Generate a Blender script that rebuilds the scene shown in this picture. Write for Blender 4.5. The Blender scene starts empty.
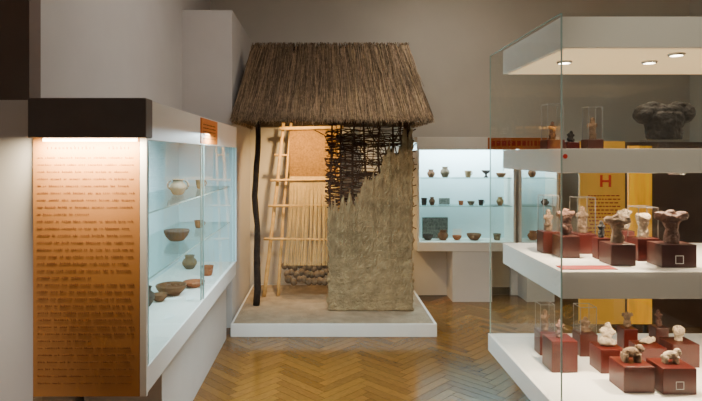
import bpy, math, random
from mathutils import Vector, noise, Matrix
random.seed(7)
C = bpy.context.scene.collection
F = 560.0; EYE = 1.6; VX, VY = 325.0, 155.0
def P(px, py, Y): return Vector(((px-VX)/F*Y, Y, EYE-(py-VY)/F*Y))
def on(px, py, z):                    # point on a horizontal level z seen at a pixel
    Y = F*(EYE-z)/(py-VY); return Vector(((px-VX)/F*Y, Y, z))
def lin(h):
    r = [int(h[i:i+2], 16)/255 for i in (0, 2, 4)]
    return tuple(c/12.92 if c <= .04045 else ((c+.055)/1.055)**2.4 for c in r)
# ------------------------------------------------------------------ materials
def mat(name, hexc, rough=.6, var=.15, scale=8, bump=0, bscale=60, metal=0, attr=False, stretch=None, spec=.5, glow=0):
    m = bpy.data.materials.new(name); m.use_nodes = True
    nt = m.node_tree; N = nt.nodes; L = nt.links
    b = N['Principled BSDF']; b.inputs['Roughness'].default_value = rough; b.inputs['Metallic'].default_value = metal
    b.inputs['Specular IOR Level'].default_value = spec
    tc = N.new('ShaderNodeTexCoord'); src = tc.outputs['Object']
    if stretch:
        mp = N.new('ShaderNodeMapping'); mp.inputs['Scale'].default_value = stretch
        L.new(tc.outputs['UV' if attr == 'uv' else 'Object'], mp.inputs[0]); src = mp.outputs[0]
    n = N.new('ShaderNodeTexNoise'); n.inputs['Scale'].default_value = scale; n.inputs['Detail'].default_value = 5
    L.new(src, n.inputs['Vector'])
    r = N.new('ShaderNodeValToRGB'); r.color_ramp.elements[0].position = .3; r.color_ramp.elements[1].position = .7
    c = lin(hexc)
    r.color_ramp.elements[0].color = tuple(x*(1-var) for x in c)+(1,)
    r.color_ramp.elements[1].color = tuple(min(1, x*(1+var)) for x in c)+(1,)
    L.new(n.outputs['Fac'], r.inputs[0]); out = r.outputs[0]
    if attr:
        a = N.new('ShaderNodeVertexColor'); a.layer_name = 'Col'
        mx = N.new('ShaderNodeMixRGB'); mx.blend_type = 'MULTIPLY'; mx.inputs[0].default_value = 1
        L.new(out, mx.inputs[1]); L.new(a.outputs[0], mx.inputs[2]); out = mx.outputs[0]
    L.new(out, b.inputs['Base Color'])
    if glow:
        L.new(out, b.inputs['Emission Color']); b.inputs['Emission Strength'].default_value = glow
    if bump:
        n2 = N.new('ShaderNodeTexNoise'); n2.inputs['Scale'].default_value = bscale; n2.inputs['Detail'].default_value = 6
        L.new(tc.outputs['Object'], n2.inputs['Vector'])
        bp = N.new('ShaderNodeBump'); bp.inputs['Strength'].default_value = bump; bp.inputs['Distance'].default_value = .02
        L.new(n2.outputs['Fac'], bp.inputs['Height']); L.new(bp.outputs[0], b.inputs['Normal'])
    return m
def glassmat(name, base=.03, edge=.5, tint=(.97, 1, .99), rough=.02):
    m = bpy.data.materials.new(name); m.use_nodes = True; nt = m.node_tree; N = nt.nodes; L = nt.links
    N.remove(N['Principled BSDF']); out = N['Material Output']
    t = N.new('ShaderNodeBsdfTransparent'); t.inputs[0].default_value = tint+(1,)
    g = N.new('ShaderNodeBsdfGlossy'); g.inputs['Roughness'].default_value = rough
    lw = N.new('ShaderNodeLayerWeight')
    pw = N.new('ShaderNodeMath'); pw.operation = 'POWER'; pw.inputs[1].default_value = 4; L.new(lw.outputs['Facing'], pw.inputs[0])
    mu = N.new('ShaderNodeMath'); mu.operation = 'MULTIPLY_ADD'; mu.inputs[1].default_value = edge; mu.inputs[2].default_value = base
    L.new(pw.outputs[0], mu.inputs[0])
    mx = N.new('ShaderNodeMixShader'); L.new(mu.outputs[0], mx.inputs[0]); L.new(t.outputs[0], mx.inputs[1]); L.new(g.outputs[0], mx.inputs[2])
    L.new(mx.outputs[0], out.inputs[0]); return m
def emis(name, col, s, base=None):
    m = bpy.data.materials.new(name); m.use_nodes = True; b = m.node_tree.nodes['Principled BSDF']
    b.inputs['Emission Color'].default_value = col+(1,); b.inputs['Emission Strength'].default_value = s
    b.inputs['Base Color'].default_value = (base or col)+(1,); return m
M = dict(
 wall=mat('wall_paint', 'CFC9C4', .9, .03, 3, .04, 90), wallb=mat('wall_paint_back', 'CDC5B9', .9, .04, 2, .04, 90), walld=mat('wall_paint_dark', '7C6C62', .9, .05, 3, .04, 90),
 ceil=mat('ceiling_paint', 'DDD0BC', .9, .03, 3), white=mat('white_lacquer', 'F0EBE3', .4, .02, 4), offw=mat('white_board', 'DDD9D5', .6, .03, 4),
 inner=mat('cabinet_lining', 'D2E8EE', .7, .02, 4), grey=mat('grey_canopy', '746B65', .6, .06, 10),
 orange=mat('amber_panel', 'C28548', .55, .06, 5), orange2=mat('orange_sign', 'D9792B', .5, .08, 6), band=mat('orange_brown_sign', 'B4622C', .5, .08, 6),
 redor=mat('amber_board', 'DDA23C', .4, .25, 2, glow=.2), amber=mat('amber_glow_board', 'E99A12', .35, .4, 2, stretch=(5, 1, .7), glow=.6),  # emission put into both boards to imitate the amber glow
 ink=mat('brown_ink', '74401F', .7, .1, 20), inkred=mat('red_ink', '9C1A0C', .6, .1, 20), letter=mat('orange_red_letter', 'C4240E', .5, .08, 10, glow=.15),  # letter colour has emission added so the red reads lit
 floor=mat('oak_parquet', '825A27', .16, .26, 6, 0, attr='uv', stretch=(1.5, 14, 1)), sub=mat('dark_gap', '3A2515', .8),
 thatch=mat('thatch_reed', '927E66', .95, .25, 30, attr=True), thatchb=mat('thatch_bed', '463B2F', 1, .3, 40, .6, 60),
 daub=mat('clay_daub', 'AF9670', 1, .24, 14, 1, 80), soil=mat('sandy_soil', 'A8947A', 1, .2, 8, .9, 45),
 wattle=mat('wattle_rod', '50392A', .9, .4, 30, .3, 90), post=mat('dark_bark', '3A2E26', .95, .35, 22, .8, 60),
 pole=mat('peeled_pole', 'D0A868', .7, .2, 20, .3, 60), cloth=mat('woven_wool', '8C6836', .95, .3, 60, .6, 220), thread=mat('wool_thread', 'D4B880', .95, .15, 40),
 clayw=mat('weight_clay', '6E5C48', .95, .35, 20, .5, 60), red=mat('dark_maroon_plinth', '42110B', .32, .12, 10), red2=mat('brown_maroon_plinth', '3C1811', .35, .15, 10), redm=mat('red_caption', 'B0301F', .6, .08, 10),
 brown=mat('brown_partition', '5A463A', .4, .2, 4), plinth=mat('case_plinth', '5A4636', .6, .15, 5),
 potg=mat('grey_brown_pottery', '6B5C48', .85, .25, 18, .3, 60), potb=mat('brown_pottery', '6E4528', .85, .25, 18, .3, 60), potd=mat('dark_pottery', '3A2E26', .8, .25, 18, .3, 60),
 poto=mat('orange_pottery', '9A5630', .85, .2, 18, .3, 60), pott=mat('tan_pottery', '8E7350', .85, .2, 18, .3, 60),
 figd=mat('dark_grey_clay', '1A1716', .75, .45, 25, .6, 60), figb=mat('brown_clay', '523528', .85, .3, 25, .7, 60), figw=mat('pale_clay', '988670', .9, .3, 25, .7, 60), figt=mat('tan_clay', '6A5440', .9, .35, 25, .7, 60),
 card=mat('white_card', 'E8E8E4', .6, .02, 5), photo=mat('grey_print', '6C6E68', .6, .5, 40), chrome=mat('brushed_metal', 'B8B8B4', .3, .05, 10, metal=1),
 glass=glassmat('thin_glass', .04, .55), shelfg=glassmat('shelf_glass', .06, .35, (.9, .98, .97)), acry=glassmat('acrylic', .05, .5, (.98, .98, .98)), acryb=glassmat('acrylic_block', .10, .4, (.9, .92, .92), .1),
 edge=mat('glass_edge', 'A9C4BE', .25, .05, 10), acredge=glassmat('acrylic_edge', .45, .5, (.95, .95, .94), .35),
 bulb=emis('lamp_glow', (1, .86, .66), 40), tube=emis('tube_glow', (1, .8, .55), 14), canglow=emis('warm_canopy_glow', (1, .70, .36), .75, (.75, .55, .34)), dark=mat('black_rubber', '1B1917', .6, .1, 10))
# ------------------------------------------------------------------ mesh builder
class MB:
    def __init__(s): s.v = []; s.f = []; s.c = []; s.uv = []
    def add(s, vs, fs, col=(1, 1, 1), uvs=None):
        o = len(s.v); s.v += [Vector(v) for v in vs]
        for f in fs:
            s.f.append([i+o for i in f]); s.c.append(col); s.uv.append(uvs)
        return s
    def box(s, a, b, bev=0):
        x0, y0, z0 = a; x1, y1, z1 = b
        if not bev:
            return s.add([(x0,y0,z0),(x1,y0,z0),(x1,y1,z0),(x0,y1,z0),(x0,y0,z1),(x1,y0,z1),(x1,y1,z1),(x0,y1,z1)],
                  [(3,2,1,0),(4,5,6,7),(0,1,5,4),(1,2,6,5),(2,3,7,6),(3,0,4,7)])
        import bmesh
        bm = bmesh.new(); bmesh.ops.create_cube(bm, size=1)
        for v in bm.verts:
            v.co = Vector((x0+(v.co.x+.5)*(x1-x0), y0+(v.co.y+.5)*(y1-y0), z0+(v.co.z+.5)*(z1-z0)))
        bmesh.ops.bevel(bm, geom=bm.edges[:], offset=bev, segments=2, affect='EDGES', profile=.5)
        bm.verts.index_update()
        s.add([v.co.copy() for v in bm.verts], [[v.index for v in f.verts] for f in bm.faces]); bm.free(); return s
    def quad(s, a, b, c, d): return s.add([a, b, c, d], [(0, 1, 2, 3)])
    def tube(s, pts, rad, n=8, col=(1, 1, 1)):
        pts = [Vector(p) for p in pts]; rs = rad if isinstance(rad, (list, tuple)) else [rad]*len(pts)
        vs = []; k = len(pts)
        for i, p in enumerate(pts):
            t = (pts[min(i+1, k-1)]-pts[max(i-1, 0)]).normalized()
            u = t.cross(Vector((0, 0, 1)) if abs(t.z) < .8 else Vector((1, 0, 0))).normalized(); w = t.cross(u)
            for j in range(n):
                a = 2*math.pi*j/n; vs.append(p+(u*math.cos(a)+w*math.sin(a))*rs[i])
        fs = [(i*n+j, i*n+(j+1) % n, (i+1)*n+(j+1) % n, (i+1)*n+j) for i in range(k-1) for j in range(n)]
        fs += [tuple(range(n))[::-1], tuple(range((k-1)*n, k*n))]
        return s.add(vs, fs, col)
    def lathe(s, prof, loc=(0, 0, 0), n=28, wob=0):
        loc = Vector(loc); vs = []
        for r, z in prof:
            for j in range(n):
                a = 2*math.pi*j/n; rr = r*(1+wob*noise.noise(Vector((math.cos(a)*2+loc.x*9, math.sin(a)*2+loc.y*7, z*14))))
                vs.append(loc+Vector((math.cos(a)*rr, math.sin(a)*rr, z)))
        k = len(prof)
        fs = [(i*n+j, i*n+(j+1) % n, (i+1)*n+(j+1) % n, (i+1)*n+j) for i in range(k-1) for j in range(n)]
        fs += [tuple(range(n))[::-1], tuple(range((k-1)*n, k*n))]
        return s.add(vs, fs)
    def ell(s, c, r, n=14, m=9, rot=0):
        c = Vector(c); R = Matrix.Rotation(rot, 3, 'Y'); vs = [c+R @ Vector((0, 0, -r[2]))]
        for i in range(1, m):
            t = math.pi*i/m-math.pi/2
            for j in range(n):
                a = 2*math.pi*j/n; vs.append(c+R @ Vector((r[0]*math.cos(t)*math.cos(a), r[1]*math.cos(t)*math.sin(a), r[2]*math.sin(t))))
        vs.append(c+R @ Vector((0, 0, r[2]))); e = len(vs)-1
        fs = [(0, 1+(j+1) % n, 1+j) for j in range(n)]
        fs += [(1+i*n+j, 1+i*n+(j+1) % n, 1+(i+1)*n+(j+1) % n, 1+(i+1)*n+j) for i in range(m-2) for j in range(n)]
        fs += [(1+(m-2)*n+j, 1+(m-2)*n+(j+1) % n, e) for j in range(n)]
        return s.add(vs, fs)
    def build(s, name, m, parent=None, origin=None, smooth=False, remesh=0):
        org = worg(parent) if parent else Vector(origin or (0, 0, 0))
        me = bpy.data.meshes.new(name); me.from_pydata([v-org for v in s.v], [], s.f); me.materials.append(m)
        at = me.color_attributes.new('Col', 'FLOAT_COLOR', 'CORNER'); ul = me.uv_layers.new(name='UVMap')
        for p in me.polygons:
            p.use_smooth = smooth
            for q, li in enumerate(p.loop_indices):
                at.data[li].color = tuple(s.c[p.index])+(1,)
                if s.uv[p.index]: ul.data[li].uv = s.uv[p.index][q]
        o = bpy.data.objects.new(name, me); C.objects.link(o)
        if parent: o.parent = parent
        else: o.location = org
        if remesh:
            md = o.modifiers.new('Remesh', 'REMESH'); md.mode = 'VOXEL'; md.voxel_size = remesh; md.use_smooth_shade = True
            sm = o.modifiers.new('Smooth', 'SMOOTH'); sm.iterations = 3; sm.factor = .5
        return o
def worg(o):
    v = Vector((0, 0, 0))
    while o: v += o.location; o = o.parent
    return v
def tag(o, label, cat, group=None):
    o['label'] = label; o['category'] = cat
    if group: o['group'] = group
    return o
def thing(name, label, cat, loc, group=None):
    o = bpy.data.objects.new(name, None); C.objects.link(o); o.location = loc; o.empty_display_size = .1
    return tag(o, label, cat, group)
def struct(name, mb, m): o = mb.build(name, m); o['kind'] = 'structure'; return o
def lamp(kind, name, loc, power, col, target=None, size=.03, sy=None, angle=100, blend=.6):
    l = bpy.data.lights.new(name, kind); l.energy = power; l.color = col
    o = bpy.data.objects.new(name, l); C.objects.link(o); o.location = loc
    if kind == 'AREA':
        l.shape = 'RECTANGLE'; l.size = size; l.size_y = sy or size
    else: l.shadow_soft_size = size
    if kind == 'SPOT': l.spot_size = math.radians(angle); l.spot_blend = blend
    if target is not None: o.rotation_euler = (Vector(target)-Vector(loc)).to_track_quat('-Z', 'Y').to_euler()
    return o
# ------------------------------------------------------------------ room
XL, YB, H = -1.32, 6.45, 3.5
fl = MB(); fl.add([(-3, -1, -.004), (4.2, -1, -.004), (4.2, YB, -.004), (-3, YB, -.004)], [(0, 1, 2, 3)], (.12, .09, .07))
w = .07; n = 6; s2 = math.sqrt(.5)
for i in range(-110, 165):
    for j in range(-110, 165):
        d = (i-j) % (2*n)
        if d == 0: a = (i, j, i+n, j+1); hor = True
        elif d == 2*n-1: a = (i, j, i+1, j+n); hor = False
        else: continue
        g = .012
        q = [(a[0]+g, a[1]+g), (a[2]-g, a[1]+g), (a[2]-g, a[3]-g), (a[0]+g, a[3]-g)]
        pts = [((x-y)*s2*w, (x+y)*s2*w+2.0) for x, y in q]
        if min(p[0] for p in pts) < -2.95 or max(p[0] for p in pts) > 4.15 or min(p[1] for p in pts) < -.95 or max(p[1] for p in pts) > YB-.01: continue
        t = random.uniform(.72, 1.08)*(1.0 if hor else .86); o = random.random()*50
        uv = [(o, o), (o+n*w*2, o), (o+n*w*2, o+w*2), (o, o+w*2)] if hor else [(o, o), (o, o+w*2), (o+n*w*2, o+w*2), (o+n*w*2, o)]
        fl.add([(x, y, 0) for x, y in pts], [(0, 1, 2, 3)], (t, t*random.uniform(.95, 1.0), t*random.uniform(.86, 1)), uv)
struct('floor', fl, M['floor'])
struct('ceiling', MB().box((-3.1, -1, H), (4.3, YB+.1, H+.1)), M['ceil'])
struct('wall_back', MB().box((XL-.1, YB, -.02), (4.3, YB+.1, H)), M['wallb'])
struct('wall_left', MB().box((XL-.1, 2.6, -.02), (XL, YB, H)), M['wall'])
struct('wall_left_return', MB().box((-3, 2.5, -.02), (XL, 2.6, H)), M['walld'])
struct('wall_left_near', MB().box((-3.1, -1, -.02), (-3, 2.6, H)), M['wall'])
struct('wall_right', MB().box((4.2, -1, -.02), (4.3, YB, H)), M['wallb'])
struct('wall_left_pier', MB().box((XL, 5.18, 0), (-.86, YB, 2.94)), M['wall'])
struct('wall_left_panel', MB().box((-2.4, 2.42, 0), (-1.262, 2.5, 1.838)), M['white'])
struct('wall_back_screen', MB().box((2.6, 5.2, 0), (4.2, 5.3, 1.72)), M['brown'])
struct('baseboard_back', MB().box((1.0, YB-.02, 0), (2.5, YB, .08)), M['dark'])
# ------------------------------------------------------------------ left text panel
t = thing('information_panel', 'tall amber text panel under a grey lamp canopy at the left cabinet end', 'information panel', (-1.0, 2.4, .56))
MB().box((-1.251, 2.40, .565), (-.795, 2.418, 1.78)).build('panel', M['orange'], t)
MB().box((-.793, 2.40, .565), (-.765, 2.418, 1.70)).build('edge_trim', M['white'], t)
tx = MB(); random.seed(3)
def glyph(x, z, h, wd):
    k = random.random()
    if k < .5: tx.box((x, 2.3985, z), (x+wd*.38, 2.3997, z+h))
    else: tx.box((x, 2.3985, z), (x+wd*.28, 2.3997, z+h*random.choice((1, 1.5)))); tx.box((x+wd*.6, 2.3985, z), (x+wd*.85, 2.3997, z+h*.8))
z = 1.585
for ln in range(33):
    x = -1.230; end = -.822 if ln % 9 != 8 else -1.0
    while x < end-.01:
        for _ in range(random.randint(2, 8)):
            glyph(x, z, .0056, .0052); x += .0078
            if x > end: break
        x += .009
    z -= .0302
x = -1.19
for _ in range(22):
    if random.random() < .85: glyph(x, 1.625, .010, .007)
    x += .0165
tx.build('printed_text', M['ink'], t)
cn = MB().box((-1.238, 2.33, 1.672), (-.745, 2.42, 1.838), .004).build('canopy', M['grey'], t)
MB().tube([(-1.20, 2.385, 1.664), (-.80, 2.385, 1.664)], .007).build('lamp_tube', M['tube'], cn)
lamp('AREA', 'panel_light', (-1.0, 2.335, 1.655), 14, (1, .82, .56), (-1.0, 2.44, 1.3), .42, .03)
# ------------------------------------------------------------------ left cabinet
Y0, Y1, XG, XB = 2.43, 4.88, -.77, -1.29
ym = 3.57
t = thing('display_cabinet', 'long white wall cabinet with sliding glass on the left, holding pottery', 'display cabinet', (-1.0, 3.6, 0))
MB().box((XB, Y0, .56), (XB+.02, Y1, 1.84)).build('back_panel', M['inner'], t)
MB().box((XB+.02, Y0, .56), (XG-.005, Y1, .675), .003).build('deck', M['white'], t)
MB().box((XB+.02, Y0, 1.75), (XG-.03, Y1, 1.84)).build('top_panel', M['white'], t)
MB().box((XG-.03, Y0, 1.665), (XG, Y1, 1.84), .002).build('fascia', M['white'], t)
MB().box((XB+.02, Y0, .675), (XG-.005, Y0+.02, 1.75)).build('end_panel', M['white'], t)
MB().box((XB+.02, Y1-.02, .675), (XG, Y1, 1.75)).build('end_panel', M['inner'], t)
MB().box((XB+.02, 2.95, 0), (-.86, Y1, .56)).build('plinth', M['offw'], t)
for a, b, xx in ((Y0+.02, ym+.02, XG-.008), (ym-.02, Y1-.02, XG-.018)):
    g = MB().quad((xx, a, .68), (xx, b, .68), (xx, b, 1.665), (xx, a, 1.665)).build('glass_door', M['glass'], t)
    for yy in (a+.003, b-.012): MB().box((xx-.004, yy, .68), (xx+.004, yy+.009, 1.665)).build('door_edge', M['edge'], g)
for z in (1.33, 1.02):
    MB().box((XB+.02, Y0+.02, z-.007), (XG-.06, Y1-.02, z)).build('glass_shelf', M['shelfg'], t)
    MB().box((XG-.06, Y0+.02, z-.007), (XG-.057, Y1-.02, z)).build('shelf_edge', M['edge'], t)
lamp('AREA', 'left_cabinet_light', (-.95, 3.65, 1.745), 95, (.72, .92, 1), (-1.0, 3.65, .5), .12, 2.3)
s_ = MB().box((XG, 3.46, 1.672), (XG+.006, 3.98, 1.832)).build('notice_sign', M['orange2'], None, (XG, 3.7, 1.672))
tag(s_, 'orange sign with dark print on the white fascia above the left cabinet glass', 'sign')
pt = MB(); random.seed(9)
for r in range(5):
    y = 3.52
    while y < 3.9: pt.box((XG+.006, y, 1.79-r*.022), (XG+.0075, y+random.uniform(.01, .03), 1.797-r*.022)); y += .036
pt.build('printed_text', M['ink'], s_)
# ------------------------------------------------------------------ pottery
def bowl_prof(r, h, th=.006): return [(r*.4, 0), (r*.55, h*.05), (r*.85, h*.45), (r, h*.85), (r*.99, h), (r*.93, h), (r*.78, h*.45), (r*.3, th)]
def jar_prof(r, h): return [(r*.5, 0), (r*.62, h*.06), (r*.95, h*.35), (r, h*.5), (r*.85, h*.68), (r*.58, h*.8), (r*.62, h*.93), (r*.72, h), (r*.64, h*.99), (r*.5, h*.82), (r*.75, h*.6), (r*.8, h*.3), (r*.3, h*.06)]
def cup_prof(r, h): return [(r*.6, 0), (r*.7, h*.05), (r*.85, h*.4), (r*.9, h*.8), (r, h), (r*.9, h), (r*.78, h*.6), (r*.5, h*.06)]
def foot_prof(r, h): return [(r*.5, 0), (r*.45, h*.1), (r*.22, h*.25), (r*.25, h*.45), (r*.7, h*.65), (r, h*.95), (r*.97, h), (r*.9, h), (r*.6, h*.7), (r*.1, h*.55)]
def pot(kind, label, cat, loc, r, h, m, group, handles=0):
    prof = dict(bowl=bowl_prof, jar=jar_prof, cup=cup_prof, foot=foot_prof)[kind](r, h)
    nm = dict(bowl='pottery_bowl', jar='pottery_jar', cup='pottery_cup', foot='footed_bowl')[kind]
    loc = Vector(loc)+Vector((0, 0, .0005))
    if not handles:
        return tag(MB().lathe(prof, loc, wob=.05).build(nm, m, None, loc, True), label, cat, group)
    t = thing(nm, label, cat, loc, group)
    MB().lathe(prof, loc, wob=.04).build('body', m, t, smooth=True)
    for k in range(handles):
        sg = 1 if k == 0 else -1; rr = .9 if kind == 'cup' else .95
        pts = [loc+Vector((sg*r*(rr-.12+.38*math.sin(a)), 0, h*(.62+.26*math.cos(a)))) for a in [math.pi*i/8 for i in range(9)]]
        MB().tube(pts, r*.11, 8).build('handle', m, t, smooth=True)
    return t
G = 'pots in the left cabinet'
pot('jar', 'rounded two-handled jar on the top glass shelf of the left cabinet', 'jar', (-1.0, 3.81, 1.33), .058, .105, M['potg'], G, 2)
pot('cup', 'small tan cup on the top glass shelf at the far end of the left cabinet', 'cup', (-1.0, 4.5, 1.33), .04, .07, M['pott'], G, 1)
pot('bowl', 'dark bowl on the middle glass shelf of the left cabinet', 'bowl', (-1.0, 3.78, 1.02), .085, .075, M['potd'], G)
pot('cup', 'small brown cup on the middle glass shelf at the far end of the left cabinet', 'cup', (-1.0, 4.45, 1.02), .04, .06, M['potb'], G, 1)
pot('bowl', 'wide brown bowl on the left cabinet deck, beneath the two-handled jar', 'bowl', (-1.02, 3.72, .675), .1, .065, M['potb'], G)
pot('bowl', 'shallow orange dish on the left cabinet deck beside the glass', 'dish', (-.92, 3.93, .675), .075, .04, M['poto'], G)
pot('jar', 'dark brown jar standing nearest the text panel on the left cabinet deck', 'jar', (-1.1, 3.42, .675), .06, .12, M['potd'], G)
pot('bowl', 'small bowl between jar and wide brown bowl on the left cabinet deck', 'bowl', (-1.05, 3.55, .675), .05, .045, M['potb'], G)
pot('cup', 'little orange cup at the far end of the left cabinet deck', 'cup', (-.9, 4.3, .675), .045, .075, M['poto'], G)
pot('jar', 'grey-brown jar at the far back of the left cabinet deck', 'jar', (-1.1, 4.55, .675), .06, .11, M['potg'], G)
for x, y, l in ((-.86, 3.55, 'white caption card on the left cabinet deck near the brown bowl'), (-.84, 4.12, 'white caption card on the left cabinet deck near the little orange cup'), (-.88, 3.15, 'white caption card on the left cabinet deck nearest the text panel')):
    tag(MB().add([(x-.03, y, .6765), (x+.02, y, .6765), (x+.02, y+.08, .6765), (x-.03, y+.08, .69)], [(0, 1, 2, 3)]).build('caption_card', M['card'], None, (x, y, .6765)), l, 'card', 'caption cards in the left cabinet')
# ------------------------------------------------------------------ hut platform
t = thing('display_platform', 'low white platform with a bed of sandy soil carrying the hut', 'platform', (.07, 5.6, 0))
MB().box((-.83, 4.92, .0), (.985, YB-.02, .115), .004).build('base', M['white'], t)
sb = MB(); nx, ny = 60, 50; vs = []
for j in range(ny+1):
    for i in range(nx+1):
        x = -.81+1.77*i/nx; y = 4.935+1.46*j/ny
        e = min(i, nx-i, j, ny-j)/2; e = min(1, e)
        vs.append((x, y, .1155+e*(.006+.004*noise.noise(Vector((x*5, y*5, 0)))+.003*noise.noise(Vector((x*18, y*18, 3))))))
sb.add(vs, [(j*(nx+1)+i, j*(nx+1)+i+1, (j+1)*(nx+1)+i+1, (j+1)*(nx+1)+i) for j in range(ny) for i in range(nx)])
sb.build('soil_bed', M['soil'], t, smooth=True)
ZS = .1265
# ------------------------------------------------------------------ hut
hut = thing('thatched_hut', 'reconstructed hut corner with thatched roof and half-plastered wattle wall', 'hut', (.05, 5.5, ZS))
EL, ER, EZ, EY, EYB = -.82, .945, 1.92, 5.0, 6.4
RL, RR, RZ, RY = -.74, .85, 2.74, 5.78
def slab(th, ins):
    return [(EL+ins, EY+ins, EZ), (ER-ins, EY+ins, EZ), (ER-ins, EYB, EZ), (EL+ins, EYB, EZ), (RL+ins, RY, RZ-th), (RR-ins, RY, RZ-th)]
o_ = slab(.02, .015); i_ = slab(.11, .075)
b = MB(); b.add(o_, [(0, 1, 5, 4), (1, 2, 5), (3, 0, 4), (2, 3, 4, 5)]); b.add(i_, [(4, 5, 1, 0), (5, 2, 1), (4, 0, 3), (5, 4, 3, 2)])
b.add([o_[k] for k in range(4)]+[i_[k] for k in range(4)], [(0, 4, 5, 1), (1, 5, 6, 2), (2, 6, 7, 3), (3, 7, 4, 0)])
roof = b.build('roof', M['thatchb'], hut)
th = MB(); random.seed(11)
def strand(p, q, r, c, jit=.005):
    d = (q-p); k = 3; pts = []
    for i in range(k+1):
        pts.append(p+d*(i/k)+Vector((random.uniform(-jit, jit), random.uniform(-jit, jit)*.7, random.uniform(-.003, .003))))
    th.tube(pts, [r, r, r*.9, r*.5], 3, c)
def shade():
    v = random.choice((.4, .65, .9, 1.1, 1.35, 1.7))*random.uniform(.8, 1.2); return (v, v*random.uniform(.92, 1), v*random.uniform(.82, 1.0))
nf = Vector((0, -(RZ-EZ), (RY-EY)*1.0)).normalized()
for k in range(9000):
    u = random.random(); v0 = random.choice((1.0, .8, .62, .45, .3))+random.uniform(-.12, .06); v0 = min(v0, 1.01)
    v1 = max(v0-random.uniform(.3, .7), -.03+random.uniform(-.03, .05))
    if k % 3 == 0: v1 = -.02+random.gauss(0, .027); v0 = random.uniform(.3, .6)
    def pt(u_, v): 
        xl = EL+(RL-EL)*v; xr = ER+(RR-ER)*v
        return Vector((xl+(xr-xl)*u_, EY+(RY-EY)*v, EZ+(RZ-EZ)*v))
    off = random.uniform(.0, .036)
    du = random.gauss(0, .011)
    strand(pt(u, v0)+nf*off*.6, pt(min(1.006, max(-.006, u+du)), v1)+nf*(off+.012), random.uniform(.0018, .0038), shade(), .005)
for side in (0, 1):
    for k in range(900):
        yy = random.random(); xs = EL if side == 0 else ER; xr = RL if side == 0 else RR
        v1 = random.uniform(-.04, .03); v0 = random.uniform(.4, 1)
        def p2(y_, v): 
            y0 = EY+(EYB-EY)*y_; return Vector((xs+(xr-xs)*v, y0+(RY-y0)*v, EZ+(RZ-EZ)*v))
        sg = Vector(((-.010 if side == 0 else .010), 0, 0))
        strand(p2(yy, v0)+sg*random.random(), p2(yy, v1)+sg, random.uniform(.002, .004), shade())
for k in range(260):      # ridge tufts
    x = random.uniform(RL, RR); strand(Vector((x, RY+.02, RZ-.02)), Vector((x+random.uniform(-.03, .03), RY-.05, RZ+random.uniform(-.01, .018))), .003, shade())
th.build('thatch', M['thatch'], roof)
def limb(pts, r0, r1, n=10, seed=0, amp=.012):
    out = []; rs = []; N = 14
    pts = [Vector(p) for p in pts]
    for i in range(N+1):
        f = i/N*(len(pts)-1); a = min(int(f), len(pts)-2); p = pts[a].lerp(pts[a+1], f-a)
        out.append(p+Vector((noise.noise(Vector((i*.5, seed, 0))), noise.noise(Vector((i*.5, seed, 7))), 0))*amp)
        rs.append((r0+(r1-r0)*i/N)*(1+.15*noise.noise(Vector((i*1.3, seed, 3)))))
    return MB().tube(out, rs, n)
limb([(-.675, 5.5, ZS), (-.66, 5.5, .7), (-.69, 5.5, 1.2), (-.655, 5.5, 1.7), (-.665, 5.5, 2.25)], .034, .024, seed=1, amp=.02).build('post', M['post'], hut, smooth=True)
limb([(.78, 5.43, ZS), (.79, 5.43, 2.2)], .03, .026, seed=2).build('post', M['post'], hut, smooth=True)
limb([(-.73, 5.43, 2.22), (.86, 5.43, 2.22)], .03, .026, seed=4).build('wall_plate', M['post'], hut, smooth=True)
# wattle
WX0, WX1 = .03, .845
def topz(x):
    px = VX+x/5.33*F
    T = [(320, 210), (328, 207), (340, 203), (352, 196), (360, 194), (366, 182), (374, 179), (380, 172), (383, 158), (392, 152), (400, 149), (403, 134), (410, 130), (416, 124)]
    for (a, ya), (b_, yb) in zip(T, T[1:]):
        if a <= px <= b_:
            y = ya+(yb-ya)*(px-a)/(b_-a); break
    else: y = T[0][1] if px < T[0][0] else T[-1][1]
    return EYE-(y-VY)/F*5.33
YW = 5.39
wt = MB(); random.seed(5)
x = WX0+.015; stakes = []
while x < WX1-.03:
    stakes.append(x); x += random.uniform(.08, .13)
for x in stakes:
    wt.tube([(x, YW, ZS), (x+random.uniform(-.015, .015), YW, 1.2), (x+random.uniform(-.02, .02), YW+random.uniform(-.01, .01), 1.65), (x+random.uniform(-.035, .035), YW, random.uniform(2.02, 2.18))], [.014, .012, .011, .008], 7)
wt.build('wattle_stakes', M['wattle'], hut, smooth=True)
wv = MB()
def rod(xa, xb, z, r, dz, rad, amp=.014):
    pts = []; nn = int((xb-xa)/.022)+2
    for i in range(nn+1):
        xq = xa+(xb-xa)*i/nn
        ph = math.pi*(xq-WX0)/.105+math.pi*r
        pts.append((xq, YW+.02*math.sin(ph), z+dz*i/nn+amp*noise.noise(Vector((xq*9, z*31, r*2.7)))))
    wv.tube(pts, [rad*(1-.4*i/nn) for i in range(nn+1)], 6)
for layer in range(2):
    z = 1.10; r = layer
    while z < 2.08:
        xx = WX0
        while xx < WX1 and topz(xx) < z+.03: xx += .01
        xe = min(WX1-.01, xx+.06)
        if xe > WX0+.08 and random.random() < (.95 if z < 1.82 else .72):
            xa = WX0-random.uniform(-.01, .035); xb = xe-random.choice((0, 0, 0, random.uniform(.05, .25)))*min(1, (xe-xa))
            if xb-xa > .08: rod(xa, xb, z, r, random.uniform(-.06, .06), random.uniform(.0045, .010), random.uniform(.010, .034))
        z += random.uniform(.014, .024) if z < 1.82 else random.uniform(.02, .04); r += 1
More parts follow.
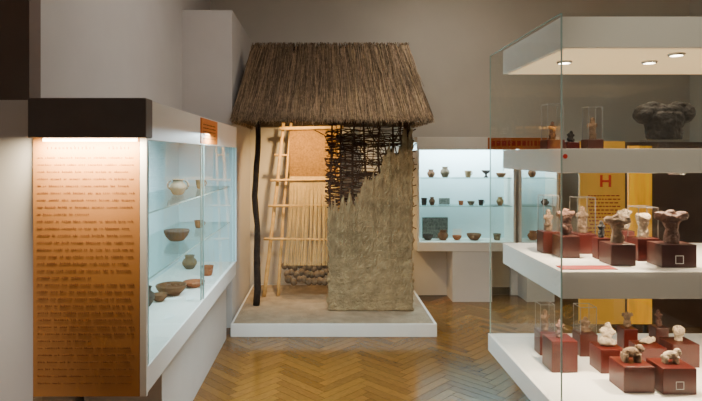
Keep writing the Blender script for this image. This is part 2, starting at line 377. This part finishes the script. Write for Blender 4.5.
for k in range(70):   # loose twigs in the weave
    x = random.uniform(WX0, WX1-.03); z0 = max(topz(x)-.03, random.uniform(1.25, 1.85)); y = YW-random.uniform(.015, .04)
    dx = random.uniform(-.14, .14); wv.tube([(x, y, z0), (x+dx*.3, y-.008, z0+.08), (x+dx, y, min(2.1, z0+random.uniform(.08, .28)))], random.uniform(.003, .0065), 5)
z = .9
while z < 1.98:      # a few rod ends poking out of the right edge of the plaster
    L_ = random.uniform(.015, .045)
    wv.tube([(WX1-.12, YW, z), (WX1, YW-.015, z+random.uniform(-.01, .01)), (WX1+L_, YW-random.uniform(-.02, .03), z+random.uniform(-.02, .02))], random.uniform(.004, .007), 6)
    z += random.uniform(.03, .12)
wv.build('wattle_weave', M['wattle'], hut, smooth=True)
db = MB(); nu, nv = 130, 170
def dp(i, j, back):
    x = WX0-.004+(WX1-WX0)*i/nu; tz = topz(x)+.10*noise.noise(Vector((x*9, 0, 2)))+.10*noise.noise(Vector((x*27, 1, 2)))+.08*noise.noise(Vector((x*70, 1, 2)))
    f = j/nv; z = ZS+.001+(tz-ZS)*f
    th_ = min(1, (tz-z)/.16+.1)*min(1, min(i, nu-i)/3+.4)
    nz = .020*noise.noise(Vector((x*4, z*4, 1)))+.009*noise.noise(Vector((x*13, z*13, 5)))+.010*noise.noise(Vector((x*42, z*42, 9)))+.013*noise.noise(Vector((x*95, z*95, 4)))
    jx = (.02*noise.noise(Vector((z*7, 3, i/nu)))+.016*noise.noise(Vector((z*26, 3, i/nu))))*(1 if i in (0, nu) else .3)
    flare = .03*max(0, 1-(z-.12)/.25)
    return (x+jx, YW-(.035+.03*th_+nz*th_+flare) if not back else YW+.05+nz, z)
vf = [dp(i, j, 0) for j in range(nv+1) for i in range(nu+1)]; vb = [dp(i, j, 1) for j in range(nv+1) for i in range(nu+1)]
W = nu+1; K = len(vf); fs = []
for j in range(nv):
    for i in range(nu):
        a = j*W+i; fs.append((a, a+1, a+W+1, a+W)); fs.append((K+a+W, K+a+W+1, K+a+1, K+a))
    fs.append((j*W, j*W+W, K+j*W+W, K+j*W)); a = j*W+nu; fs.append((a+W, a, K+a, K+a+W))
for i in range(nu): fs.append((nv*W+i, nv*W+i+1, K+nv*W+i+1, K+nv*W+i)); fs.append((i+1, i, K+i, K+i+1))
db.add(vf+vb, fs); db.build('daub_wall', M['daub'], hut, smooth=True)
# ------------------------------------------------------------------ loom
lm = thing('upright_loom', 'upright warp-weighted loom of pale poles leaning inside the hut', 'loom', (-.2, 5.9, ZS))
def lp(x, z): return Vector((x, 5.84+(z-.15)*.14, z))
def fr(x, z): return lp(x, z)+Vector((0, -.05, 0))
limb([lp(-.635, ZS), lp(-.54, 1.0), lp(-.45, 1.95)], .021, .017, seed=21, amp=.012).build('upright', M['pole'], lm, smooth=True)
limb([lp(-.49, ZS)+Vector((0, .03, 0)), lp(-.445, 1.0)+Vector((0, .03, 0)), lp(-.37, 1.95)+Vector((0, .03, 0))], .017, .014, seed=29, amp=.012).build('upright', M['pole'], lm, smooth=True)
limb([lp(.13, ZS), lp(.14, 1.0), lp(.15, 1.95)], .021, .017, seed=22, amp=.01).build('upright', M['pole'], lm, smooth=True)
limb([fr(-.49, 1.885), fr(.2, 1.9)], .02, .018, seed=23, amp=.006).build('cloth_beam', M['pole'], lm, smooth=True)
for nm, xa, za, zb, sd in (('heddle_rod', -.58, 1.33, 1.34, 24), ('shed_rod', -.6, 1.06, 1.07, 25), ('cross_rung', -.55, 1.6, 1.59, 27), ('lower_rod', -.64, .72, .71, 26)):
    limb([fr(xa, za), fr(.2, zb)] if nm != 'cross_rung' else [lp(xa, za)+Vector((0, .035, 0)), lp(.2, zb)+Vector((0, .035, 0))], .014, .012, seed=sd, amp=.008).build(nm, M['pole'], lm, smooth=True)
cl = MB(); nx, nz = 40, 30; vs = []
for j in range(nz+1):
    for i in range(nx+1):
        x = -.38+.52*i/nx; z = 1.36+.52*j/nz
        vs.append(lp(x, z)+Vector((0, -.028+.008*noise.noise(Vector((x*9, z*5, 0))), 0)))
cl.add(vs, [(j*(nx+1)+i, j*(nx+1)+i+1, (j+1)*(nx+1)+i+1, (j+1)*(nx+1)+i) for j in range(nz) for i in range(nx)])
cl.build('woven_cloth', M['cloth'], lm, smooth=True)
tr = MB(); random.seed(31)
NT = 120
for k in range(NT):
    x = -.375+.51*k/(NT-1); xb = -.43+.58*(int(k/10)+.5)/12+random.uniform(-.022, .022)
    tr.tube([lp(x, 1.37)+Vector((0, -.03, 0)), lp(x*.9+xb*.1, 1.1)+Vector((0, -.072 if k % 2 else -.03, 0)), lp((x+xb)/2, .75)+Vector((0, -.07 if k % 2 else -.03, 0)), lp(xb, .45)+Vector((0, -.05, 0))], .0027, 4)
tr.build('warp_threads', M['thread'], lm)
for k in range(11):
    for q in range(3):
        x = -.43+.58*(k+.5)/11+(q*.026-.02)+random.uniform(-.008, .008); z = .43+random.uniform(-.022, .022)-q*.058; y = lp(x, z).y-.02-q*.055
        rr = random.uniform(.031, .039)
        MB().ell((x, y, z), (rr, rr*.85, rr*1.1), 14, 10).build('loom_weight', M['clayw'], lm, smooth=True)
# ------------------------------------------------------------------ back cabinet
def back_cab(label, xa, xb, ped, cols):
    yf, yb = 6.1, YB-.005
    t = thing('wall_display_cabinet', label, 'display cabinet', ((xa+xb)/2, 6.2, 0))
    MB().box((xa, yb-.02, .56), (xb, yb, 1.79)).build('back_panel', M['inner'], t)
    MB().box((xa, yf, .55), (xb, yb-.02, .65), .003).build('sill', M['white'], t)
    MB().box((xa, yf, 1.655), (xb, yf+.03, 1.796), .003).build('fascia', M['white'], t)
    MB().box((xa, yf+.03, 1.74), (xb, yb-.02, 1.796)).build('top_panel', M['white'], t)
    for x in (xa, xb-.025): MB().box((x, yf+.005, .65), (x+.025, yb-.02, 1.655)).build('side_panel', M['white'], t)
    MB().quad((xa+.025, yf+.012, .652), (xb-.025, yf+.012, .652), (xb-.025, yf+.012, 1.655), (xa+.025, yf+.012, 1.655)).build('glass_front', M['glass'], t)
    for z in (1.35, 1.04): 
        MB().box((xa+.025, yf+.04, z-.008), (xb-.025, yb-.02, z)).build('glass_shelf', M['shelfg'], t)
        MB().box((xa+.025, yf+.036, z-.008), (xb-.025, yf+.0395, z)).build('shelf_edge', M['edge'], t)
    MB().box((ped[0], yf+.0, 0), (ped[1], yb, .548)).build('pedestal', M['offw'], t)
    MB().box((xa, yb-.06, 0), (ped[0]-.002, yb-.02, .548)).build('lower_panel', M['offw'], t)
    lamp('AREA', 'back_cabinet_light', ((xa+xb)/2, 6.24, 1.735), cols, (.72, .92, 1), ((xa+xb)/2, 6.27, .5), xb-xa-.1, .12)
back_cab('white wall cabinet with glass front and pottery, beside the hut on the back wall', 1.003, 2.08, (1.39, 1.82), 27)
back_cab('second white wall cabinet on the back wall, seen through the right glass case', 2.12, 2.55, (2.2, 2.5), 6)
g1 = 'pots in the back cabinet'
YR = 6.25; sc = F/YR
def bx_(px): return (px-VX)/F*YR
x0, x1 = (488-VX)/F*6.09, (553-VX)/F*6.09
o = MB().box((x0, 6.088, 1.662), (x1, 6.0985, 1.79)).build('notice_sign', M['band'], None, (x0, 6.09, 1.662))
tag(o, 'long orange-brown sign band with red print above the right part of the back cabinets', 'sign')
q = MB(); random.seed(17); x = x0+.04
while x < x1-.06:
    wd = random.uniform(.02, .05); q.box((x, 6.0865, 1.70), (x+wd, 6.0878, 1.755)); x += wd+.015
q.build('printed_text', M['inkred'], o)
for kind, px, z, r, h, m, hd, lb in [
 ('jar', 431, 1.35, .045, .09, 'potb', 0, 'small brown jar leftmost on the top shelf of the back cabinet'),
 ('jar', 445, 1.35, .052, .12, 'potg', 0, 'taller grey-brown jar second from left on the top shelf, back cabinet'),
 ('cup', 468, 1.35, .04, .075, 'pott', 1, 'tan handled cup in the middle of the top shelf, back cabinet'),
 ('foot', 486, 1.35, .05, .08, 'potd', 0, 'dark footed bowl toward the right of the back cabinet top shelf'),
 ('bowl', 501, 1.35, .055, .05, 'potb', 0, 'brown bowl rightmost on the back cabinet top shelf'),
 ('cup', 424, 1.04, .035, .08, 'potd', 0, 'dark cup leftmost on the middle shelf of the back cabinet'),
 ('jar', 432, 1.04, .035, .09, 'potb', 0, 'little brown jar second from left on the back cabinet middle shelf'),
 ('cup', 461, 1.04, .03, .05, 'poto', 0, 'tiny orange cup in the middle of the back cabinet middle shelf'),
 ('bowl', 471, 1.04, .04, .045, 'potg', 0, 'small bowl right of the tiny orange cup, back cabinet'),
 ('cup', 481, 1.04, .032, .06, 'potd', 1, 'dark handled cup on the right of the back cabinet middle shelf'),
 ('jar', 500, 1.04, .04, .09, 'pott', 0, 'tan jar rightmost on the back cabinet middle shelf'),
 ('bowl', 428, .652, .06, .06, 'potd', 0, 'dark bowl leftmost on the back cabinet sill'),
 ('jar', 443, .652, .06, .11, 'potb', 0, 'brown jar in front of the grey print on the back cabinet sill'),
 ('bowl', 457, .652, .05, .05, 'poto', 0, 'orange bowl third from left on the back cabinet sill'),
 ('bowl', 474, .652, .08, .07, 'potb', 0, 'wide brown bowl on the back cabinet sill'),
 ('cup', 497, .652, .045, .07, 'potg', 0, 'grey-brown cup rightmost on the back cabinet sill')]:
    pot(kind, lb, 'jar' if kind == 'jar' else 'cup' if kind == 'cup' else 'bowl', (bx_(px), YR, z), r, h, M[m], g1, hd)
for px, z, r, h, m, lb in [(532, 1.35, .045, .1, 'potb', 'brown jar on the top shelf of the second back cabinet'), (545, 1.04, .045, .07, 'potd', 'dark jar on the middle shelf of the second back cabinet'), (533, .652, .06, .1, 'poto', 'orange jar on the sill of the second back cabinet')]:
    pot('jar', lb, 'jar', (bx_(px), YR, z), r, h, M[m], 'jars in the second back cabinet')
for x0, x1, zb, h, m, lb in [(424, 450, .652, .24, 'photo', 'grey printed picture propped behind the pots on the back cabinet sill'), (455, 464, .652, .11, 'card', 'white caption card propped on the back cabinet sill'), (441, 452, 1.0405, .07, 'photo', 'small grey print leaning on the back cabinet middle shelf')]:
    o = MB().box((bx_(x0), 6.36, zb), (bx_(x1), 6.368, zb+h)).build('caption_card', M[m], None, (bx_(x0), 6.36, zb)); tag(o, lb, 'card')
# ------------------------------------------------------------------ amber panels, emission standing in for glow and reflections behind the right case
YP = 4.9
def ax(px): return (px-VX)/F*YP
def az(py): return EYE-(py-VY)/F*YP
panels = []
for x0, x1, m, zt, lb in ((580, 625, 'redor', 1.72, 'amber panel with a red letter H, seen through the right glass case'), (629, 652, 'amber', 1.68, 'narrow yellow panel standing in for amber glow and reflections, right of the letter H panel, behind the glass case')):
    o = thing('exhibit_glow_panel', lb, 'panel', (ax((x0+x1)/2), YP+.015, 0))
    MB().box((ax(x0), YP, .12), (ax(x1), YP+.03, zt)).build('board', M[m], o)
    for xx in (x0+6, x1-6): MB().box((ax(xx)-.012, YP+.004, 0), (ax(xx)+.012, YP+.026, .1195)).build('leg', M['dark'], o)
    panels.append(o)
sp = panels[0]
lt = MB()
def bar(x0, y0, x1, y1): lt.box((ax(x0), YP-.004, az(y1)), (ax(x1), YP-.0002, az(y0)))
bar(600, 175, 602.4, 187); bar(608.6, 175, 611, 187); bar(602.2, 180, 608.8, 182.2)
lt.build('letter', M['letter'], sp)
lt = l2 = MB(); random.seed(4)
for r in range(12):
    x = 588+(r % 3)
    while x < 618:
        w_ = random.uniform(1.2, 4.0); bar(x, 195+r*3.6, min(x+w_, 620), 196.2+r*3.6); x += w_+1.2
l2.build('printed_text', M['inkred'], sp)
lamp('SPOT', 'panel_fill', (2.4, 4.25, 3.25), 40, (1, .85, .6), (2.45, 4.95, 1.3), .05, angle=40)  # unseen spot added to brighten the amber panels
# ------------------------------------------------------------------ right glass case
CX0, CX1, CY0, CY1 = 1.098, 2.55, 2.6, 3.72
SY1 = 3.47
t = thing('glass_display_case', 'large free-standing glass case with thick white lit shelves on the right', 'display case', (1.8, 3.1, 0))
MB().box((CX0-.012, CY0-.012, .30), (CX1, CY1+.01, .413), .003).build('deck', M['white'], t)
MB().box((CX0+.22, CY0+.2, 0), (CX1-.1, CY1-.15, .30)).build('plinth', M['plinth'], t)
sh = []
for z0, z1, nm in ((2.10, 2.245, 'canopy'), (1.516, 1.63, 'shelf'), (.93, 1.056, 'shelf')):
    sh.append(MB().box((CX0+.004, CY0+.006, z0), (CX1-.01, SY1, z1), .003).build(nm, M['white'], t))
MB().box((CX0+.03, CY0+.03, 2.097), (CX1-.03, SY1-.02, 2.0998)).build('canopy_glow_sheet', M['canglow'], sh[0])  # made-up emissive sheet that gives the canopy underside its warm glow
dd = MB(); dd.add([(1.117+.011*math.cos(k*math.pi/10), CY0+.0035, 1.594+.011*math.sin(k*math.pi/10)) for k in range(20)], [tuple(range(20))])
dd.build('red_dot', M['letter'], sh[1])
ZT = 2.26
MB().quad((CX0, CY0, .413), (CX0, CY1, .413), (CX0, CY1, ZT), (CX0, CY0, ZT)).build('glass_pane', M['glass'], t)
MB().quad((CX0, CY0, .413), (CX1, CY0, .413), (CX1, CY0, ZT), (CX0, CY0, ZT)).build('glass_pane', M['glass'], t)
MB().quad((CX0, CY1, .413), (CX1, CY1, .413), (CX1, CY1, ZT), (CX0, CY1, ZT)).build('glass_pane', M['glass'], t)
e = MB()
for x, y in ((CX0, CY0), (CX0, CY1)): e.box((x-.003, y-.003, .413), (x+.003, y+.003, ZT))
e.box((CX0-.003, CY0, ZT-.005), (CX0+.003, CY1, ZT))
e.build('pane_edge', M['edge'], t)
for si, z in ((0, 2.097), (1, 1.516), (2, .93)):
    for x, y in ((1.72, 2.74), (1.72, 2.97), (2.25, 2.74), (2.25, 2.97), (1.27, 2.97)):
        ring = MB().lathe([(.038, 0), (.04, -.004), (.034, -.012), (.030, -.012), (.030, -.003), (.026, -.001)], (x, y, z-.0005), 18).build('spotlight', M['chrome'], sh[si])
        MB().lathe([(.001, -.003), (.027, -.003), (.027, -.006), (.001, -.006)], (x, y, z-.0005), 16).build('bulb', M['bulb'], ring)
    for x, y in ((1.27, 2.97), (1.72, 2.86), (2.25, 2.86)):
        lamp('SPOT', 'case_light', (x, y, z-.02), (4, 36, 36)[si], (1, .80, .56), (x, y, z-1), .03, angle=155, blend=.8)
a = on(563, 269.5, 1.057); q = MB().box((a.x, a.y, 1.0565), (a.x+.26, a.y+.085, 1.06)).build('caption_strip', M['redm'], None, (a.x, a.y, 1.0565))
tag(q, 'flat red caption strip lying at the front corner of the middle glass-case shelf', 'caption strip')
# ------------------------------------------------------------------ plinths and figurines
np_ = [0]
def plinth(px0, px1, Y, z, h, label, group, cover=0, number=False, depth=None, clear=False):
    s = F/Y; x0 = (px0-VX)/s; x1 = (px1-VX)/s; w_ = x1-x0; d = depth or min(w_, .14); z += .0006
    t = thing('display_plinth', label, 'plinth', ((x0+x1)/2, Y+d/2, z), group); np_[0] += 1
    MB().box((x0, Y, z), (x1, Y+d, z+h), .003).build('block', M['acryb'] if clear else M['red2' if np_[0] % 3 == 0 else 'red'], t)
    if cover:
        i = .006; a = MB(); X0, X1, Y0_, Y1_ = x0+i, x1-i, Y+i, Y+d-i; Z0, Z1 = z+h+.0005, z+h+cover
        g = MB(); g.quad((X0, Y0_, Z0), (X1, Y0_, Z0), (X1, Y0_, Z1), (X0, Y0_, Z1)); g.quad((X1, Y0_, Z0), (X1, Y1_, Z0), (X1, Y1_, Z1), (X1, Y0_, Z1))
        g.quad((X0, Y1_, Z0), (X0, Y0_, Z0), (X0, Y0_, Z1), (X0, Y1_, Z1))
        c = g.build('acrylic_cover', M['acry'], t)
        r = .0015
        for X in (X0, X1):
            for Yq in (Y0_, Y1_): a.box((X-r, Yq-r, Z0), (X+r, Yq+r, Z1))
        for Yq in (Y0_, Y1_): a.box((X0, Yq-r, Z1-2*r), (X1, Yq+r, Z1))
        for X in (X0, X1): a.box((X-r, Y0_, Z1-2*r), (X+r, Y1_, Z1))
        a.build('cover_edge', M['acredge'], c)
    if number:
        s_ = .020; xc = (x0+x1)/2; zc = z+h*.35
        b = MB()
        for A, B in (((-s_, -s_), (s_, -s_+.003)), ((-s_, s_-.003), (s_, s_)), ((-s_, -s_), (-s_+.003, s_)), ((s_-.003, -s_), (s_, s_))):
            b.box((xc+A[0], Y-.0015, zc+A[1]), (xc+B[0], Y-.0002, zc+B[1]))
        b.build('square_tag', M['card'], t)
    return Vector(((x0+x1)/2, Y+d/2, z+h+.0004))
def fig(kind, base, h, m, label, cat='figurine', group='clay figurines in the glass case', wk=1):
    b = MB(); x, y, z = base
    def E(cx, cz, rx, ry, rz, cy=0, rot=0): b.ell((x+cx*h, y+cy*h, z+cz*h), (rx*h, ry*h, rz*h), rot=rot)
    def T(pts, rs): b.tube([(x+p[0]*h, y+p[1]*h, z+p[2]*h) for p in pts], [r*h for r in rs], 10)
    er = .09
    if kind == 'stand':       # simple standing idol with worn arm stubs
        T([(0, 0, 0), (0, 0, .2), (0, 0, .45), (0, 0, .62), (0, 0, .75), (0, 0, .9)], [.18, .17, .15, .18, .12, .1])
        E(0, .9, .11, .1, .1); E(0, .24, .2, .16, .18); T([(-.22, 0, .64), (0, 0, .66), (.22, 0, .64)], [.08, .12, .08])
    if kind == 'torso':       # headless broad torso
        E(0, .25, .24, .19, .27); E(0, .6, .22, .15, .24); T([(-.32, 0, .76), (0, 0, .72), (.32, 0, .78)], [.1, .14, .1]); T([(0, 0, .7), (.02, 0, .92)], [.12, .1])
    if kind == 'mushroom':    # worn torso with a broad spreading top
        T([(0, 0, 0), (0, 0, .2), (0, 0, .42), (0, 0, .62)], [.22, .2, .17, .24]); E(0, .76, .5*wk, .24, .15); E(-.3*wk, .82, .2*wk, .18, .13); E(.3*wk, .84, .2*wk, .18, .12); E(-.02, .9, .16, .13, .1); E(.03, .2, .22, .2, .2)
    if kind == 'broad':       # massive rounded headless torso with broken shoulders
        T([(0, 0, 0), (0, 0, .25), (0, 0, .5), (0, 0, .7)], [.42, .42, .44, .42]); E(0, .5, .56, .3, .36); E(0, .74, .6, .26, .2); E(-.56, .66, .24, .24, .26); E(.58, .7, .22, .22, .26); E(-.3, .9, .2, .17, .1); E(.36, .92, .22, .17, .09); E(-.2, .56, .17, .14, .16, -.24); E(.2, .56, .17, .14, .16, -.24); E(0, .2, .5, .28, .22)
    if kind == 'animal':      # worn four-legged animal fragment
        er = .1; E(0, .5, .5, .25, .28); E(.42, .72, .24, .19, .22); E(.58, .62, .15, .12, .14)
        for lx in (-.36, .32):
            for ly in (-.13, .13): T([(lx, ly, 0), (lx, ly, .45)], [.13, .16])
    if kind == 'bear':        # squat lumpy torso fragment with arm stubs
        er = .1; E(-.06, .2, .28, .22, .22); E(.12, .14, .22, .22, .16); E(.0, .5, .23, .18, .28); E(.04, .78, .14, .13, .16); T([(-.12, 0, .62), (-.3, -.02, .56)], [.12, .1]); T([(.12, 0, .6), (.28, -.03, .5)], [.12, .1])
    if kind == 'head':        # mask-like head fragment
        er = .1; T([(0, 0, 0), (0, 0, .3)], [.24, .22]); E(0, .6, .36, .28, .38); E(0, .56, .08, .34, .15); E(-.26, .74, .13, .12, .2); E(.28, .62, .12, .1, .2)
    if kind == 'lying':
        E(0, .4, .8, .35, .4); E(.7, .6, .35, .3, .35); E(-.75, .35, .3, .2, .25); E(.1, .75, .3, .22, .25)
    o = b.build('clay_figurine', m, None, base, True, remesh=max(.0022, h*.026))
    tx_ = bpy.data.textures.new('erosion', 'CLOUDS'); tx_.noise_scale = h*.22
    dm = o.modifiers.new('Erosion', 'DISPLACE'); dm.texture = tx_; dm.strength = h*er; dm.mid_level = .55
    dg = bpy.context.evaluated_depsgraph_get(); me = bpy.data.meshes.new_from_object(o.evaluated_get(dg))
    o.modifiers.clear(); o.data = me
    for v in me.vertices: v.co.z = max(v.co.z, .0003)
    return tag(o, label, cat, group)
gp = 'dark red plinths in the glass case'
# top shelf
z = 1.63
c = plinth(547, 565, 3.1, z, .055, 'dark red plinth leftmost on the top shelf of the glass case', gp, .20)
fig('stand', c, .105, M['figb'], 'small brown standing figurine leftmost on the glass case top shelf')
c = plinth(567, 580, 3.2, z, .045, 'low dark red plinth second from left on the glass case top shelf', gp)
fig('bear', c, .07, M['figd'], 'tiny dark lumpy figurine second from left on the glass case top shelf')
c = plinth(588, 604, 3.05, z, .055, 'dark red plinth third from left on the glass case top shelf', gp, .18)
fig('stand', c, .12, M['figt'], 'tan standing figurine third from left on the glass case top shelf')
c = plinth(658, 690, 2.85, z, .05, 'clear stand on the top shelf, under the broad dark torso', None, 0, depth=.17, clear=True)
fig('broad', c, .2, M['figd'], 'large broad dark headless torso on the top shelf of the glass case')
# middle shelf
z = 1.056
c = plinth(543, 560, 3.08, z, .12, 'dark red plinth leftmost on the middle shelf of the glass case', gp, .2)
fig('stand', c, .12, M['figt'], 'slim tan figurine leftmost on the glass case middle shelf')
c = plinth(560, 580, 2.95, z, .115, 'dark red plinth second from left on the glass case middle shelf', gp)
fig('torso', c, .15, M['figb'], 'brown headless torso second from left on the glass case middle shelf')
c = plinth(577, 597, 3.07, z, .11, 'dark red plinth third from left on the glass case middle shelf', gp, .2)
fig('stand', c, .15, M['figt'], 'tan standing figurine third from left on the glass case middle shelf')
c = plinth(598, 611, 2.91, z, .11, 'narrowest dark red plinth, fourth from left on the glass case middle shelf', gp)
fig('stand', c, .09, M['figd'], 'small dark figurine on the narrowest plinth of the middle shelf')
c = plinth(611, 636, 2.745, z, .105, 'dark red plinth under the tan broad-topped figurine, middle shelf', gp)
fig('mushroom', c, .14, M['figt'], 'tan broad-topped figurine left of the covered one on the middle shelf')
c = plinth(621, 635, 3.12, z, .12, 'dark red plinth behind the tan broad-topped figurine, middle shelf', gp)
fig('torso', c, .13, M['figw'], 'pale headless torso behind the tan broad-topped figurine, middle shelf')
c = plinth(638, 660, 2.86, z, .115, 'dark red plinth second from right on the glass case middle shelf', gp, .16)
fig('mushroom', c, .13, M['figw'], 'pale broad-topped figurine under a clear cover on the middle shelf', wk=.6)
c = plinth(662, 697, 2.70, z, .11, 'widest dark red plinth with a square tag on the middle shelf', gp, 0, True, .13)
fig('mushroom', c, .165, M['figb'], 'largest broad-topped figurine, rightmost on the glass case middle shelf')
# deck
z = .413
c = plinth(540, 556, 3.31, z, .14, 'small dark red plinth furthest left on the glass case deck', gp, .16)
fig('stand', c, .12, M['figt'], 'tan figurine furthest left on the glass case deck')
c = plinth(552, 578, 3.05, z, .17, 'tallest dark red plinth on the glass case deck', gp)
fig('stand', c, .10, M['figb'], 'small brown figurine on the tallest plinth of the glass case deck')
c = plinth(580, 598, 3.29, z, .13, 'dark red plinth third from left on the glass case deck', gp, .16)
fig('bear', c, .10, M['figt'], 'tan lumpy figurine under a clear cover, third from left on the deck')
c = plinth(601, 626, 3.035, z, .13, 'dark red plinth under the pale lumpy torso on the deck', gp)
fig('bear', c, .14, M['figw'], 'pale lumpy torso fragment in the middle of the glass case deck')
c = plinth(624, 638, 3.33, z, .15, 'small dark red plinth at the rear beside the pale lumpy torso, deck', gp)
fig('torso', c, .10, M['figt'], 'tan headless torso at the rear beside the pale lumpy torso on the deck')
c = plinth(656, 669, 3.36, z, .15, 'small dark red plinth at the rear behind the flat lying figurine, deck', gp)
fig('stand', c, .10, M['figb'], 'brown standing figurine at the rear behind the flat lying one on the deck')
c = plinth(624, 655, 2.79, z, .13, 'dark red plinth at the front under the tan animal, glass case deck', gp, 0, False, .15)
fig('animal', c, .095, M['figt'], 'tan four-legged animal fragment at the front of the glass case deck', 'animal figurine')
c = plinth(642, 667, 3.12, z, .11, 'low dark red plinth behind the front pair on the glass case deck', gp)
fig('lying', c, .045, M['figw'], 'flat pale lying figurine at the rear of the glass case deck')
c = plinth(673, 700, 3.12, z, .13, 'dark red plinth at the rear right under the pale head, deck', gp)
fig('head', c, .09, M['figw'], 'pale clay head at the rear right of the glass case deck', 'clay head')
c = plinth(663, 697, 2.77, z, .13, 'dark red plinth with a square tag at the front right of the deck', gp, 0, True, .15)
fig('animal', c, .08, M['figw'], 'pale four-legged animal fragment at the front right of the glass case deck', 'animal figurine')
# ------------------------------------------------------------------ light
w_ = bpy.data.worlds.new('World'); bpy.context.scene.world = w_; w_.use_nodes = True
w_.node_tree.nodes['Background'].inputs[0].default_value = (1, .92, .85, 1); w_.node_tree.nodes['Background'].inputs[1].default_value = .13
lamp('SPOT', 'hut_lamp', (-.25, 5.42, 2.04), 140, (1, .64, .26), (-.22, 6.0, 1.35), .03, angle=110, blend=.9)
lamp('SPOT', 'hut_front_spot', (.4, 3.0, 3.25), 85, (1, .85, .62), (.38, 5.3, 1.4), .06, angle=40, blend=.9)
lamp('SPOT', 'case_front_fill', (1.3, .8, 3.2), 75, (1, .87, .68), (1.8, 2.6, 1.6), .06, angle=55, blend=.8)  # unseen fill added to lift the white front faces of the case
lamp('SPOT', 'left_panel_fill', (-2.3, .6, 3.2), 170, (1, .95, .9), (-2.15, 2.42, .75), .08, angle=42, blend=.5)  # unseen fill added to brighten the white panel at far left
lamp('AREA', 'ceiling_fill', (1.2, 5.2, 3.47), 16, (1, .92, .8), (1.5, 5.8, 0), .6)  # unseen fill added to wash the back wall
lamp('AREA', 'ceiling_fill', (-.1, 3.6, 3.47), 24, (1, .96, .93), (-.9, 3.9, .9), .8)  # unseen fill added over the aisle to lift the left wall
# ------------------------------------------------------------------ camera
cd = bpy.data.cameras.new('Camera'); co = bpy.data.objects.new('Camera', cd); C.objects.link(co)
co.location = (0, 0, EYE); co.rotation_euler = (math.pi/2, 0, 0)
cd.sensor_width = 36; cd.lens = F/702*36; cd.shift_x = (351-VX)/702; cd.shift_y = -(200.5-VY)/702
cd.clip_start = .05
bpy.context.scene.camera = co
